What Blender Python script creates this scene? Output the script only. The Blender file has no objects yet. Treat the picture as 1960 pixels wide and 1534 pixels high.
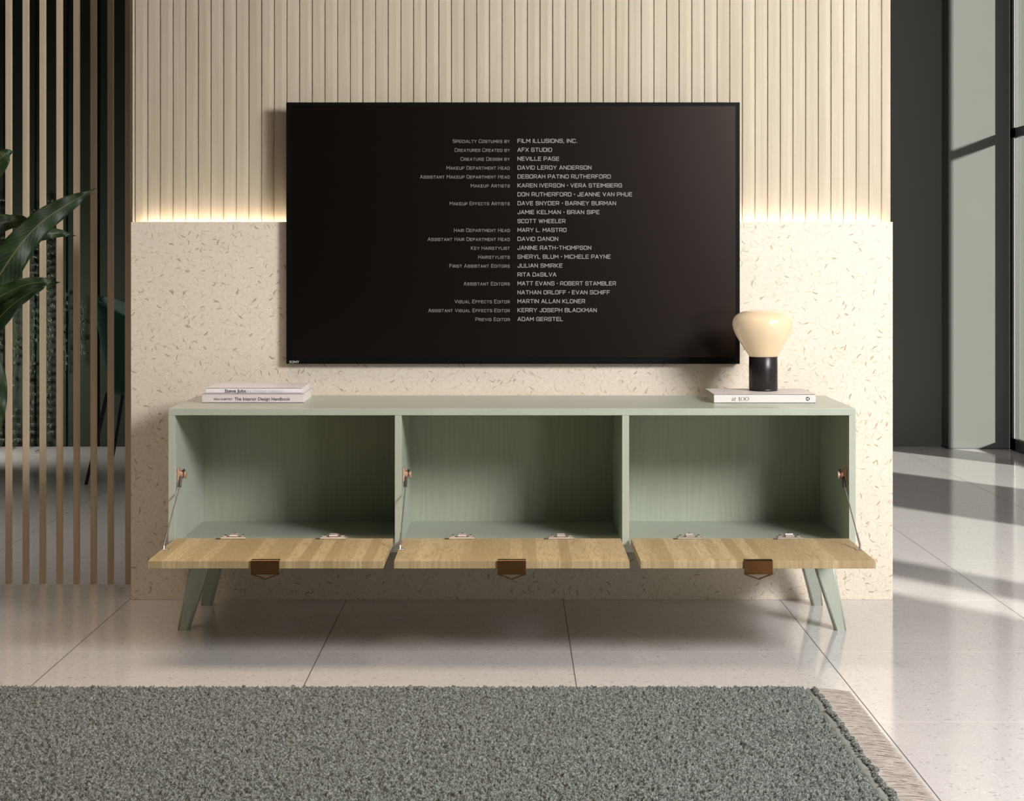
import bpy, bmesh, math, random
import numpy as np
from mathutils import Vector, Matrix

random.seed(7)
np.random.seed(7)
S = bpy.context.scene
COL = S.collection
F = 3128.0          # focal length in pixels of the 1960 px wide frame
CX, HY, EYE = 980.0, 505.0, 0.988

# ------------------------------------------------------------------ camera
cd = bpy.data.cameras.new('camera')
cam = bpy.data.objects.new('camera', cd)
COL.objects.link(cam)
cam.location = (0, 0, EYE)
cam.rotation_euler = (math.pi / 2, 0, 0)
cd.sensor_width = 36.0
cd.lens = 36.0 * F / 1960.0
cd.shift_y = -(767.0 - HY) / 1960.0
cd.clip_start = 0.05
cd.clip_end = 100
S.camera = cam

# ------------------------------------------------------------------ world, sun, large lights, exposure
w = bpy.data.worlds.new('sky')
S.world = w
w.use_nodes = True
w.node_tree.nodes['Background'].inputs[0].default_value = (1.0, 0.93, 0.85, 1)
w.node_tree.nodes['Background'].inputs[1].default_value = 0.7

def aim(o, d):
    o.rotation_euler = Vector(d).to_track_quat('-Z', 'Y').to_euler()

sl = bpy.data.lights.new('sun', 'SUN')
sl.energy = 18.0
sl.angle = math.radians(2.4)
sl.color = (1.0, 0.95, 0.88)
sun = bpy.data.objects.new('sun', sl)
COL.objects.link(sun)
sun.location = (6, 0, 4)
aim(sun, (-0.76, 1.0, -0.28))

def area(name, loc, d, sx, sy, power, color, spread=180):
    l = bpy.data.lights.new(name, 'AREA')
    l.shape = 'RECTANGLE'
    l.size, l.size_y = sx, sy
    l.energy = power
    l.color = color
    l.spread = math.radians(spread)
    o = bpy.data.objects.new(name, l)
    COL.objects.link(o)
    o.location = loc
    aim(o, d)
    return o

area('window_daylight', (2.40, 1.95, 2.05), (-0.64, 0.74, -0.34), 1.15, 0.75, 192.0, (0.99, 0.985, 0.98))
area('back_room_lamp', (-2.95, 8.1, 0.55), (0.6, 1, 0.0), 0.4, 0.4, 14.0, (1.0, 0.95, 0.85))  # unseen fill added to lift the dark far wall
area('back_room_downlight', (-1.9, 5.9, 2.9), (0, 0, -1), 1.6, 1.2, 5.5, (1.0, 0.93, 0.86), 62)  # added from above to brighten the back floor, no fitting there
area('low_window_daylight', (2.50, 0.10, 0.90), (-0.5, 1.0, -0.12), 0.5, 0.4, 14.0, (1.0, 0.965, 0.91))
area('ceiling_lamp_glow', (-0.85, 3.45, 2.9), (0, -0.05, -1), 2.2, 0.9, 18.5, (1.0, 0.82, 0.63), 92)  # warm overhead fill added for the floor and shadows, no fixture

S.view_settings.view_transform = 'Standard'
S.view_settings.look = 'None'
S.view_settings.gamma = 1.0
S.view_settings.exposure = 0.0
S.view_settings.use_curve_mapping = False

# ------------------------------------------------------------------ helpers
def P(px, py, D):
    """point of the place at depth D behind the pixel (measuring aid)"""
    return Vector(((px - CX) * D / F, D, EYE - (py - HY) * D / F))

class N:
    """small node-tree builder"""
    def __init__(self, name):
        self.m = bpy.data.materials.new(name)
        self.m.use_nodes = True
        self.nt = self.m.node_tree
        self.nt.nodes.clear()
        self.out = self.nt.nodes.new('ShaderNodeOutputMaterial')
    def node(self, t, **kw):
        n = self.nt.nodes.new(t)
        for k, v in kw.items():
            setattr(n, k, v)
        return n
    def link(self, a, b):
        self.nt.links.new(a, b)
    def put(self, sock, v):
        if isinstance(v, bpy.types.NodeSocket):
            self.link(v, sock)
        else:
            if hasattr(sock.default_value, '__len__') and not hasattr(v, '__len__'):
                v = [v] * len(sock.default_value)
            if hasattr(v, '__len__') and len(sock.default_value) == 4 and len(v) == 3:
                v = tuple(v) + (1,)
            sock.default_value = v
    def math(self, op, a, b=0.0, c=None, clamp=False):
        n = self.node('ShaderNodeMath', operation=op, use_clamp=clamp)
        self.put(n.inputs[0], a); self.put(n.inputs[1], b)
        if c is not None: self.put(n.inputs[2], c)
        return n.outputs[0]
    def mix(self, f, a, b, mode='MIX'):
        n = self.node('ShaderNodeMix', data_type='RGBA', blend_type=mode)
        self.put(n.inputs[0], f); self.put(n.inputs[6], a); self.put(n.inputs[7], b)
        return n.outputs[2]
    def step(self, v, lo, hi):
        n = self.node('ShaderNodeMapRange', interpolation_type='SMOOTHSTEP')
        self.put(n.inputs[0], v); self.put(n.inputs[1], lo); self.put(n.inputs[2], hi)
        return n.outputs[0]
    def coords(self):
        t = self.node('ShaderNodeTexCoord')
        s = self.node('ShaderNodeSeparateXYZ')
        self.link(t.outputs['Object'], s.inputs[0])
        return t.outputs['Object'], s.outputs[0], s.outputs[1], s.outputs[2]
    def comb(self, x, y, z=0.0):
        n = self.node('ShaderNodeCombineXYZ')
        self.put(n.inputs[0], x); self.put(n.inputs[1], y); self.put(n.inputs[2], z)
        return n.outputs[0]
    def noise(self, vec, scale, detail=3, rough=0.5):
        n = self.node('ShaderNodeTexNoise')
        self.link(vec, n.inputs['Vector'])
        n.inputs['Scale'].default_value = scale
        n.inputs['Detail'].default_value = detail
        n.inputs['Roughness'].default_value = rough
        return n.outputs[0]
    def vmul(self, v, s):
        n = self.node('ShaderNodeVectorMath', operation='MULTIPLY')
        self.link(v, n.inputs[0]); n.inputs[1].default_value = s
        return n.outputs[0]
    def chips(self, vec, scale, half_len, half_wid, share, bend=0.0):
        """randomly turned, slightly bent slivers; returns mask, per-chip random"""
        v = self.node('ShaderNodeTexVoronoi', voronoi_dimensions='2D')
        self.link(vec, v.inputs['Vector'])
        v.inputs['Scale'].default_value = scale
        v.inputs['Randomness'].default_value = 1.0
        sub = self.node('ShaderNodeVectorMath', operation='SUBTRACT')
        self.link(vec, sub.inputs[0]); self.link(v.outputs['Position'], sub.inputs[1])
        sc = self.node('ShaderNodeSeparateColor')
        self.link(v.outputs['Color'], sc.inputs[0])
        r = self.node('ShaderNodeVectorRotate', rotation_type='Z_AXIS')
        self.link(sub.outputs[0], r.inputs['Vector'])
        self.link(self.math('MULTIPLY', sc.outputs[0], 6.283), r.inputs['Angle'])
        s = self.node('ShaderNodeSeparateXYZ')
        self.link(r.outputs[0], s.inputs[0])
        size = self.math('MULTIPLY_ADD', sc.outputs[2], 0.9, 0.5)
        x = self.math('DIVIDE', self.math('DIVIDE', s.outputs[0], half_len), size)
        y = self.math('DIVIDE', self.math('DIVIDE', s.outputs[1], half_wid), size)
        x2 = self.math('MULTIPLY', x, x)
        y = self.math('ADD', y, self.math('MULTIPLY', x2, bend))
        rr = self.math('ADD', x2, self.math('MULTIPLY', y, y))
        m = self.math('SUBTRACT', 1.0, self.step(rr, 0.75, 1.15))
        keep = self.math('LESS_THAN', sc.outputs[1], share)
        return self.math('MULTIPLY', m, keep), sc.outputs[2]
    def bump(self, h, strength, dist):
        n = self.node('ShaderNodeBump')
        self.put(n.inputs['Height'], h)
        n.inputs['Strength'].default_value = strength
        n.inputs['Distance'].default_value = dist
        return n.outputs[0]
    def bsdf(self, color, rough=0.5, metal=0.0, normal=None, **kw):
        b = self.node('ShaderNodeBsdfPrincipled')
        self.put(b.inputs['Base Color'], color)
        self.put(b.inputs['Roughness'], rough)
        self.put(b.inputs['Metallic'], metal)
        if normal is not None: self.link(normal, b.inputs['Normal'])
        for k, v in kw.items():
            self.put(b.inputs[k.replace('_', ' ')], v)
        self.link(b.outputs[0], self.out.inputs[0])
        return b

def plain(name, color, rough=0.5, metal=0.0, var=0.06, scale=30.0, **kw):
    n = N(name)
    vec = n.coords()[0]
    f = n.noise(vec, scale, 3)
    dark = tuple(c * (1 - var) for c in color)
    light = tuple(min(1, c * (1 + var)) for c in color)
    n.bsdf(n.mix(f, dark, light), rough, metal, **kw)
    return n.m

M = {}
# chipped cream stone panel
n = N('cream_chip_stone')
v, x, y, z = n.coords()
vec = n.comb(x, z)
wob = n.noise(vec, 60, 2)
nz = n.noise(vec, 9, 4)
col = n.mix(nz, (0.73, 0.645, 0.54), (0.81, 0.725, 0.62))
col = n.mix(n.math('MULTIPLY', n.step(n.noise(vec, 130, 4, 0.65), 0.42, 0.62), 0.35), col, (0.66, 0.55, 0.40))
wv = n.node('ShaderNodeVectorMath', operation='MULTIPLY_ADD')
nc = n.node('ShaderNodeTexNoise'); n.link(vec, nc.inputs['Vector']); nc.inputs['Scale'].default_value = 70
n.link(nc.outputs['Color'], wv.inputs[0]); wv.inputs[1].default_value = (0.007, 0.007, 0); n.link(vec, wv.inputs[2])
vw = wv.outputs[0]
for sc, hl, hw, share, bend, k, c in (
        (95, 0.0046, 0.0009, 0.8, 0.9, 0.30, (0.50, 0.40, 0.26)),
        (52, 0.0082, 0.0013, 0.70, 1.5, 0.38, (0.46, 0.36, 0.22)),
        (42, 0.0070, 0.0017, 0.38, 1.0, 0.50, (0.29, 0.20, 0.11)),
        (31, 0.0055, 0.0025, 0.22, 0.5, 0.42, (0.28, 0.19, 0.10))):
    mk, rnd = n.chips(vw, sc, hl, hw, share, bend)
    col = n.mix(n.math('MULTIPLY', mk, n.math('MULTIPLY_ADD', rnd, k, k * 0.35), clamp=True), col, c)
mk, rnd = n.chips(vw, 66, 0.006, 0.0012, 0.5, -1.2)
col = n.mix(n.math('MULTIPLY', mk, 0.45), col, (0.88, 0.80, 0.66))
n.bsdf(col, 0.55)
M['stone'] = n.m

# floor: large polished tiles with small flecks and thin joints
n = N('polished_terrazzo_tiles')
v, x, y, z = n.coords()
vec = n.comb(x, y)
col = n.mix(n.noise(vec, 7, 4), (0.60, 0.575, 0.575), (0.65, 0.62, 0.615))
col = n.mix(n.math('MULTIPLY', n.noise(vec, 160, 3, 0.7), 0.35), col, (0.42, 0.38, 0.37))
for sc, hl, hw, share, k, c in ((60, 0.0045, 0.0022, 0.22, 0.45, (0.30, 0.26, 0.25)),
                                (75, 0.0050, 0.0018, 0.35, 0.35, (0.80, 0.77, 0.76)),
                                (28, 0.0075, 0.0038, 0.15, 0.35, (0.34, 0.30, 0.29)),
                                (130, 0.0025, 0.0013, 0.40, 0.30, (0.38, 0.34, 0.33))):
    mk, rnd = n.chips(vec, sc, hl, hw, share, 0.3)
    col = n.mix(n.math('MULTIPLY', mk, k), col, c)
def joint(coord, off, pitch, half):
    t = n.math('SUBTRACT', coord, off)
    t = n.math('DIVIDE', t, pitch)
    d = n.math('ABSOLUTE', n.math('SUBTRACT', t, n.math('ROUND', t)))
    return n.math('LESS_THAN', d, half / pitch)
jx = joint(x, 0.1505, 0.6375, 0.0012)
jy = joint(y, 4.797, 0.6375, 0.0025)
tx = n.math('FLOOR', n.math('DIVIDE', n.math('SUBTRACT', x, 0.1505), 0.6375))
ty = n.math('FLOOR', n.math('DIVIDE', n.math('SUBTRACT', y, 4.797), 0.6375))
wn = n.node('ShaderNodeTexWhiteNoise', noise_dimensions='2D')
n.link(n.comb(tx, ty), wn.inputs['Vector'])
col = n.mix(n.math('MULTIPLY', wn.outputs[0], 0.10), col, (0.44, 0.40, 0.39))
col = n.mix(n.math('MULTIPLY', jy, 0.5), col, (0.80, 0.76, 0.73))
col = n.mix(jx, col, (0.06, 0.045, 0.04))
rg = n.math('MULTIPLY_ADD', n.noise(vec, 3, 3), 0.05, 0.085)
n.bsdf(col, n.math('MAXIMUM', rg, n.math('MULTIPLY', jx, 0.8)), Specular_IOR_Level=0.85)
M['floor'] = n.m

# light wood for cladding and screen
def wood(name, a, b, axis, rough=0.55, freq=1.0, bumpy=0.0):
    n = N(name)
    v, x, y, z = n.coords()
    s = [90 * freq, 90 * freq, 90 * freq]
    s[axis] = 3.0 * freq
    g = n.noise(n.vmul(v, tuple(s)), 1.0, 5, 0.6)
    g2 = n.noise(n.vmul(v, tuple(q * 0.15 for q in s)), 1.0, 3)
    f = n.math('ADD', n.math('MULTIPLY', g, 0.6), n.math('MULTIPLY', g2, 0.4))
    nm = n.bump(g, bumpy, 0.001) if bumpy else None
    n.bsdf(n.mix(n.step(f, 0.35, 0.68), a, b), rough, normal=nm)
    return n.m
M['slat'] = wood('pale_ash_cladding', (0.445, 0.372, 0.272), (0.525, 0.446, 0.342), 2, 0.6, 1.0, 0.3)
M['post'] = wood('pale_ash_posts', (0.56, 0.44, 0.31), (0.66, 0.53, 0.385), 2, 0.5)

# sage green paint over fine grain
n = N('sage_lacquer')
v, x, y, z = n.coords()
g = n.noise(n.vmul(v, (120, 120, 5)), 1.0, 4, 0.65)
g2 = n.noise(n.vmul(v, (9, 9, 1.6)), 1.0, 4, 0.6)
f = n.math('ADD', n.math('MULTIPLY', g, 0.5), n.math('MULTIPLY', g2, 0.5))
n.bsdf(n.mix(n.step(f, 0.3, 0.7), (0.380, 0.410, 0.345), (0.420, 0.450, 0.385)), 0.30, normal=n.bump(g, 0.25, 0.0006))
M['sage'] = n.m
n = N('sage_grained_back')
v, x, y, z = n.coords()
wv = n.node('ShaderNodeTexWave', wave_type='BANDS', bands_direction='X')
n.link(n.vmul(v, (1, 1, 0.16)), wv.inputs['Vector'])
wv.inputs['Scale'].default_value = 14; wv.inputs['Distortion'].default_value = 14
wv.inputs['Detail'].default_value = 3; wv.inputs['Detail Scale'].default_value = 1.2
g = n.noise(n.vmul(v, (260, 260, 9)), 1.0, 4, 0.65)
f = n.math('ADD', n.math('MULTIPLY', wv.outputs[0], 0.45), n.math('MULTIPLY', g, 0.55))
n.bsdf(n.mix(f, (0.335, 0.365, 0.285), (0.395, 0.425, 0.335)), 0.45, normal=n.bump(f, 0.45, 0.001))
M['sage_back'] = n.m

# butcher-block oak with slanted reed lines
n = N('oak_stave_block')
v, x, y, z = n.coords()
geo = n.node('ShaderNodeNewGeometry')
sx = n.node('ShaderNodeTexVoronoi', voronoi_dimensions='1D', feature='F1')
n.link(x, sx.inputs['W']); sx.inputs['Scale'].default_value = 33
sc_ = n.node('ShaderNodeSeparateColor'); n.link(sx.outputs['Color'], sc_.inputs[0])
base = n.mix(sc_.outputs[0], (0.355, 0.265, 0.138), (0.53, 0.415, 0.245))
sgn = n.math('SUBTRACT', n.math('MULTIPLY', n.math('GREATER_THAN', sc_.outputs[1], 0.4), 2.0), 1.0)
gv = n.comb(n.math('MULTIPLY', x, 160), n.math('MULTIPLY', y, 22), n.math('MULTIPLY', sc_.outputs[2], 30))
g = n.noise(gv, 1.0, 4, 0.65)
base = n.mix(n.math('MULTIPLY', n.step(g, 0.45, 0.62), 0.55), base, (0.30, 0.20, 0.09))
ph = n.math('ADD', x, n.math('MULTIPLY', n.math('ADD', n.math('MULTIPLY', y, 0.30), z), sgn))
nzz = n.math('MULTIPLY', n.noise(v, 90, 2), 5.0)
li = n.math('SINE', n.math('ADD', n.math('MULTIPLY', ph, 1250.0), nzz))
lines = n.step(li, 0.1, 0.9)
amt = n.math('MULTIPLY', lines, 0.55)
sepn = n.node('ShaderNodeSeparateXYZ'); n.link(geo.outputs['Normal'], sepn.inputs[0])
edge = n.math('ABSOLUTE', sepn.outputs[1])
amt = n.math('MULTIPLY', amt, n.math('MULTIPLY_ADD', edge, 0.8, 0.25))
base = n.mix(amt, base, (0.22, 0.14, 0.055))
n.bsdf(base, 0.6, normal=n.bump(n.math('SUBTRACT', 1.0, lines), 0.5, 0.0008))
M['oak'] = n.m

M['copper'] = plain('brushed_copper', (0.27, 0.135, 0.055), 0.22, 1.0, 0.08, 60)
M['pinkcopper'] = plain('pink_copper_fitting', (0.50, 0.32, 0.24), 0.45, 0.35)
M['hinge'] = plain('pale_hinge_metal', (0.50, 0.44, 0.41), 0.4, 0.6)
M['steel'] = plain('steel_fitting', (0.42, 0.40, 0.38), 0.45, 1.0)
M['steeldark'] = plain('dark_steel', (0.08, 0.075, 0.07), 0.4, 0.8)
M['black'] = plain('black_plastic', (0.006, 0.006, 0.007), 0.35)
M['bezel'] = plain('black_bezel', (0.002, 0.002, 0.002), 0.5, Specular_IOR_Level=0.12)
M['blackmetal'] = plain('black_painted_steel', (0.008, 0.008, 0.008), 0.5)
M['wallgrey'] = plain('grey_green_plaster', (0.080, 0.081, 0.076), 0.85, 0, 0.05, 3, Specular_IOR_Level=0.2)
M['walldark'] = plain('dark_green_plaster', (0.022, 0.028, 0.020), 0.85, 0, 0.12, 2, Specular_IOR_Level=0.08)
M['ceil'] = plain('grey_plaster', (0.22, 0.19, 0.15), 0.9, 0, 0.04, 2)
M['roomwall'] = plain('taupe_plaster', (0.030, 0.022, 0.020), 0.85, 0, 0.05, 2)
M['frame'] = plain('black_window_frame', (0.006, 0.006, 0.008), 0.45)
M['framelight'] = plain('grey_window_bead', (0.42, 0.38, 0.38), 0.4)
M['coreblock'] = plain('cream_block_core', (0.60, 0.52, 0.40), 0.7)

# television panel: dark, faintly hazy, with a glossy top layer
n = N('television_glass')
vec = n.coords()[0]
n.bsdf(n.mix(n.noise(vec, 4, 2), (0.0008, 0.0006, 0.0005), (0.001, 0.0007, 0.0006)), 0.32, Specular_IOR_Level=0.52, Specular_Tint=(1.0, 0.78, 0.70, 1),
       Coat_Weight=0.10, Coat_Roughness=0.03, Coat_IOR=1.5)
M['screen'] = n.m
def lettering(name, color, emit=0.0):
    n = N(name)
    vec = n.coords()[0]
    c = n.mix(n.noise(vec, 40, 2), tuple(q * 0.95 for q in color), color)
    n.bsdf(c, 0.6, Emission_Color=tuple(color) + (1,), Emission_Strength=emit)
    return n.m
M['credits'] = lettering('lit_grey_letters', (0.185, 0.172, 0.168), 0.60)
M['credits_dim'] = lettering('lit_dim_letters', (0.11, 0.102, 0.10), 0.55)
M['logo'] = lettering('silver_letters', (0.45, 0.45, 0.45), 0.15)
M['ink'] = lettering('black_ink', (0.012, 0.012, 0.012))
M['inkgrey'] = lettering('grey_ink', (0.50, 0.49, 0.49))
M['inkbrown'] = lettering('brown_ink', (0.13, 0.11, 0.10))
M['inkwhite'] = lettering('white_ink', (0.85, 0.84, 0.82))
M['coverwhite'] = plain('white_cover', (0.74, 0.71, 0.74), 0.45, 0, 0.02)
M['covergrey'] = plain('rose_grey_cover', (0.63, 0.575, 0.59), 0.5, 0, 0.02)
M['covercream'] = plain('pale_grey_cover', (0.66, 0.62, 0.60), 0.5, 0, 0.02)
n = N('page_edges')
v, x, y, z = n.coords()
n.bsdf(n.mix(n.step(n.math('SINE', n.math('MULTIPLY', z, 9000)), -0.6, 0.8), (0.62, 0.58, 0.52), (0.78, 0.75, 0.70)), 0.8)
M['pages'] = n.m

# opal glass shade
n = N('opal_glass')
vec, x, y, z = n.coords()
warm = n.mix(n.step(z, 0.09, 0.20), (1.0, 0.74, 0.42), (1.0, 0.82, 0.58))
n.bsdf((0.66, 0.51, 0.34), 0.22, Subsurface_Weight=0.55, Subsurface_Radius=(0.05, 0.035, 0.02), Subsurface_Scale=0.6,
       Emission_Color=warm, Emission_Strength=0.21, Coat_Weight=0.5, Coat_Roughness=0.05)
M['opal'] = n.m
M['lampbase'] = plain('dark_brown_anodised', (0.022, 0.017, 0.018), 0.33, 0.35, 0.05)

# led strip
n = N('warm_led')
e = n.node('ShaderNodeEmission')
e.inputs[0].default_value = (1.0, 0.92, 0.78, 1); e.inputs[1].default_value = 25.0
n.link(e.outputs[0], n.out.inputs[0])
M['led'] = n.m

# window glass (thin)
n = N('thin_window_glass')
t = n.node('ShaderNodeBsdfTransparent'); gl = n.node('ShaderNodeBsdfGlossy'); mx = n.node('ShaderNodeMixShader')
gl.inputs['Roughness'].default_value = 0.02
t.inputs[0].default_value = (0.95, 0.97, 0.96, 1)
fr = n.node('ShaderNodeLayerWeight'); fr.inputs[0].default_value = 0.5
n.link(n.math('MULTIPLY_ADD', n.math('POWER', fr.outputs['Facing'], 5.0), 0.5, 0.03), mx.inputs[0]); n.link(t.outputs[0], mx.inputs[1]); n.link(gl.outputs[0], mx.inputs[2])
n.link(mx.outputs[0], n.out.inputs[0])
M['glass'] = n.m
M['blind'] = plain('white_blind_fabric', (0.75, 0.73, 0.70), 0.9)

# leaf
n = N('glossy_dark_leaf')
uv = n.node('ShaderNodeUVMap'); sp = n.node('ShaderNodeSeparateXYZ'); n.link(uv.outputs[0], sp.inputs[0])
u_, v_ = sp.outputs[0], sp.outputs[1]
av = n.math('ABSOLUTE', n.math('SUBTRACT', v_, 0.5))
vein = n.math('SINE', n.math('ADD', n.math('MULTIPLY', u_, 170), n.math('MULTIPLY', av, -45)))
veinm = n.math('MULTIPLY', n.step(vein, 0.75, 1.0), 0.35)
rib = n.math('LESS_THAN', av, 0.022)
vec = n.coords()[0]
c = n.mix(n.step(n.noise(vec, 18, 4), 0.35, 0.7), (0.007, 0.017, 0.006), (0.018, 0.037, 0.012))
c = n.mix(veinm, c, (0.045, 0.08, 0.03))
c = n.mix(n.math('MULTIPLY', rib, 0.7), c, (0.10, 0.11, 0.05))
n.bsdf(c, 0.45, normal=n.bump(vein, 0.06, 0.001), Specular_IOR_Level=0.25)
M['leaf'] = n.m
M['stem'] = plain('green_stalk', (0.05, 0.08, 0.03), 0.5)
M['soil'] = plain('dark_soil', (0.02, 0.014, 0.01), 0.95, 0, 0.4, 120)
M['pot'] = plain('charcoal_pot', (0.03, 0.03, 0.03), 0.6)
M['vine'] = plain('dark_vine_leaf', (0.012, 0.022, 0.009), 0.6, 0, 0.4, 30)
M['velvet'] = plain('green_velvet', (0.012, 0.075, 0.050), 0.8, 0, 0.15, 20, Sheen_Weight=0.6, Sheen_Roughness=0.4, Sheen_Tint=(0.35, 0.8, 0.65, 1))
M['velvetin'] = plain('pale_green_velvet', (0.20, 0.34, 0.28), 0.8, 0, 0.1, 20, Sheen_Weight=0.7, Sheen_Roughness=0.4, Sheen_Tint=(0.8, 1, 0.9, 1))

# rug
n = N('grey_green_pile')
vec = n.coords()[0]
f1 = n.noise(vec, 260, 3, 0.75); f2 = n.noise(vec, 5, 3)
c = n.mix(n.step(f1, 0.42, 0.64), (0.030, 0.034, 0.030), (0.245, 0.262, 0.245))
c = n.mix(n.math('MULTIPLY', f2, 0.25), c, (0.12, 0.13, 0.12))
n.bsdf(c, 0.95, Sheen_Weight=0.2)
M['pile'] = n.m
M['selvedge'] = plain('grey_selvedge_weave', (0.19, 0.20, 0.19), 0.9, 0, 0.35, 160)
n = N('beige_fringe_yarn')
vec = n.coords()[0]
n.bsdf(n.mix(n.noise(n.vmul(vec, (8, 400, 8)), 1.0, 3, 0.7), (0.15, 0.12, 0.10), (0.56, 0.50, 0.46)), 0.9)
M['yarn'] = n.m

# ------------------------------------------------------------------ object builders
def finish(name, me, mat, parent=None, origin=None, smooth=False):
    if mat is not None and not me.materials:
        me.materials.append(mat)
    o = bpy.data.objects.new(name, me)
    COL.objects.link(o)
    if parent is not None:
        # vertices are written in place coordinates; move them into the root's frame
        r = parent
        off = Vector((0, 0, 0))
        while r is not None:
            off += r.location
            r = r.parent
        me.transform(Matrix.Translation(-off))
        o.parent = parent
    elif origin is not None:
        me.transform(Matrix.Translation(-Vector(origin)))
        o.location = origin
    if smooth:
        for p in me.polygons: p.use_smooth = True
    return o

def from_bm(name, bm, mat, parent=None, origin=None, smooth=False):
    bmesh.ops.recalc_face_normals(bm, faces=bm.faces)
    me = bpy.data.meshes.new(name)
    bm.to_mesh(me); bm.free()
    return finish(name, me, mat, parent, origin, smooth)

def add_box(bm, x0, x1, y0, y1, z0, z1, bevel=0.0, seg=2):
    vs = [bm.verts.new((x, y, z)) for z in (z0, z1) for y in (y0, y1) for x in (x0, x1)]
    fs = [bm.faces.new([vs[i] for i in q]) for q in ((0, 2, 3, 1), (4, 5, 7, 6), (0, 1, 5, 4), (1, 3, 7, 5), (3, 2, 6, 7), (2, 0, 4, 6))]
    if bevel:
        es = set(e for f in fs for e in f.edges)
        bmesh.ops.bevel(bm, geom=list(es), offset=bevel, segments=seg, affect='EDGES', profile=0.6)

def box(name, x0, x1, y0, y1, z0, z1, mat, parent=None, bevel=0.0, origin=None):
    bm = bmesh.new()
    add_box(bm, x0, x1, y0, y1, z0, z1, bevel)
    return from_bm(name, bm, mat, parent, origin)

def add_tube(bm, pts, rad, seg=10, cap=True):
    pts = [Vector(p) for p in pts]
    rads = rad if hasattr(rad, '__len__') else [rad] * len(pts)
    rings = []
    for i, p in enumerate(pts):
        d = (pts[min(i + 1, len(pts) - 1)] - pts[max(i - 1, 0)]).normalized()
        up = Vector((0, 0, 1)) if abs(d.z) < 0.9 else Vector((0, 1, 0))
        a = d.cross(up).normalized(); b = a.cross(d)
        rings.append([bm.verts.new(p + (a * math.cos(t) + b * math.sin(t)) * rads[i]) for t in [2 * math.pi * k / seg for k in range(seg)]])
    for r0, r1 in zip(rings, rings[1:]):
        for k in range(seg):
            bm.faces.new((r0[k], r0[(k + 1) % seg], r1[(k + 1) % seg], r1[k]))
    if cap:
        bm.faces.new(rings[0][::-1]); bm.faces.new(rings[-1])

def tube(name, pts, rad, mat, parent=None, seg=10, smooth=True):
    bm = bmesh.new(); add_tube(bm, pts, rad, seg)
    return from_bm(name, bm, mat, parent, smooth=smooth)

def add_lathe(bm, prof, cx, cy, seg=48):
    rings = []
    for r, z in prof:
        if r < 1e-5:
            rings.append([bm.verts.new((cx, cy, z))])
        else:
            rings.append([bm.verts.new((cx + r * math.cos(t), cy + r * math.sin(t), z)) for t in [2 * math.pi * k / seg for k in range(seg)]])
    for a, b in zip(rings, rings[1:]):
        for k in range(seg):
            k2 = (k + 1) % seg
            if len(a) == 1 and len(b) == 1: continue
            if len(a) == 1: bm.faces.new((a[0], b[k], b[k2]))
            elif len(b) == 1: bm.faces.new((a[k], a[k2], b[0]))
            else: bm.faces.new((a[k], a[k2], b[k2], b[k]))

def lathe(name, prof, cx, cy, mat, parent=None, seg=48):
    bm = bmesh.new(); add_lathe(bm, prof, cx, cy, seg)
    return from_bm(name, bm, mat, parent, smooth=True)

def empty(name, loc, label, cat, group=None):
    o = bpy.data.objects.new(name, None)
    COL.objects.link(o)
    o.location = loc
    o.empty_display_size = 0.05
    o['label'] = label; o['category'] = cat
    if group: o['group'] = group
    return o

def tag(o, label, cat, group=None, kind=None):
    o['label'] = label; o['category'] = cat
    if group: o['group'] = group
    if kind: o['kind'] = kind
    return o

def struct(o, label=None):
    o['kind'] = 'structure'
    if label: o['label'] = label
    return o

# ------------------------------------------------------------------ the room
FARD = 8.83
CEIL = 3.0
LEFTX, NEARD, RX = -5.0, -3.2, 2.65
struct(box('floor', LEFTX, RX + 0.2, NEARD, FARD + 0.2, -0.1, 0.0, M['floor']), 'polished pale lilac grey terrazzo floor in large square tiles')
struct(box('ceiling', LEFTX, RX + 0.2, NEARD, FARD + 0.2, CEIL, CEIL + 0.1, M['ceil']))
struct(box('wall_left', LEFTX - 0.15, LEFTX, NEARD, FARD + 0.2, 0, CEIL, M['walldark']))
struct(box('wall_front', LEFTX, RX + 0.2, NEARD - 0.15, NEARD, 0, CEIL, M['roomwall']))
# far wall: dark green at the left, grey-green at the right, with a pilaster by the window
bm = bmesh.new()
add_box(bm, LEFTX, -0.9, FARD, FARD + 0.2, 0, CEIL)
for k in range(22):      # shallow vertical boards
    xx = -4.6 + k * 0.17
    add_box(bm, xx, xx + 0.155, FARD - 0.012, FARD, 0, CEIL, 0.003, 1)
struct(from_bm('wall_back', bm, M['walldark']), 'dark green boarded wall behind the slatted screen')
bm = bmesh.new()
add_box(bm, -0.9, RX + 0.2, FARD, FARD + 0.2, 0, CEIL)
add_box(bm, 2.324, RX, 8.705, FARD + 0.01, 0.006, CEIL)
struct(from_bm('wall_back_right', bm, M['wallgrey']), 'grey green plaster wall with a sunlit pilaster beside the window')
struct(box('baseboard_back', 2.320, RX, 8.701, 8.83, 0, 0.006, M['frame']))
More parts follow.
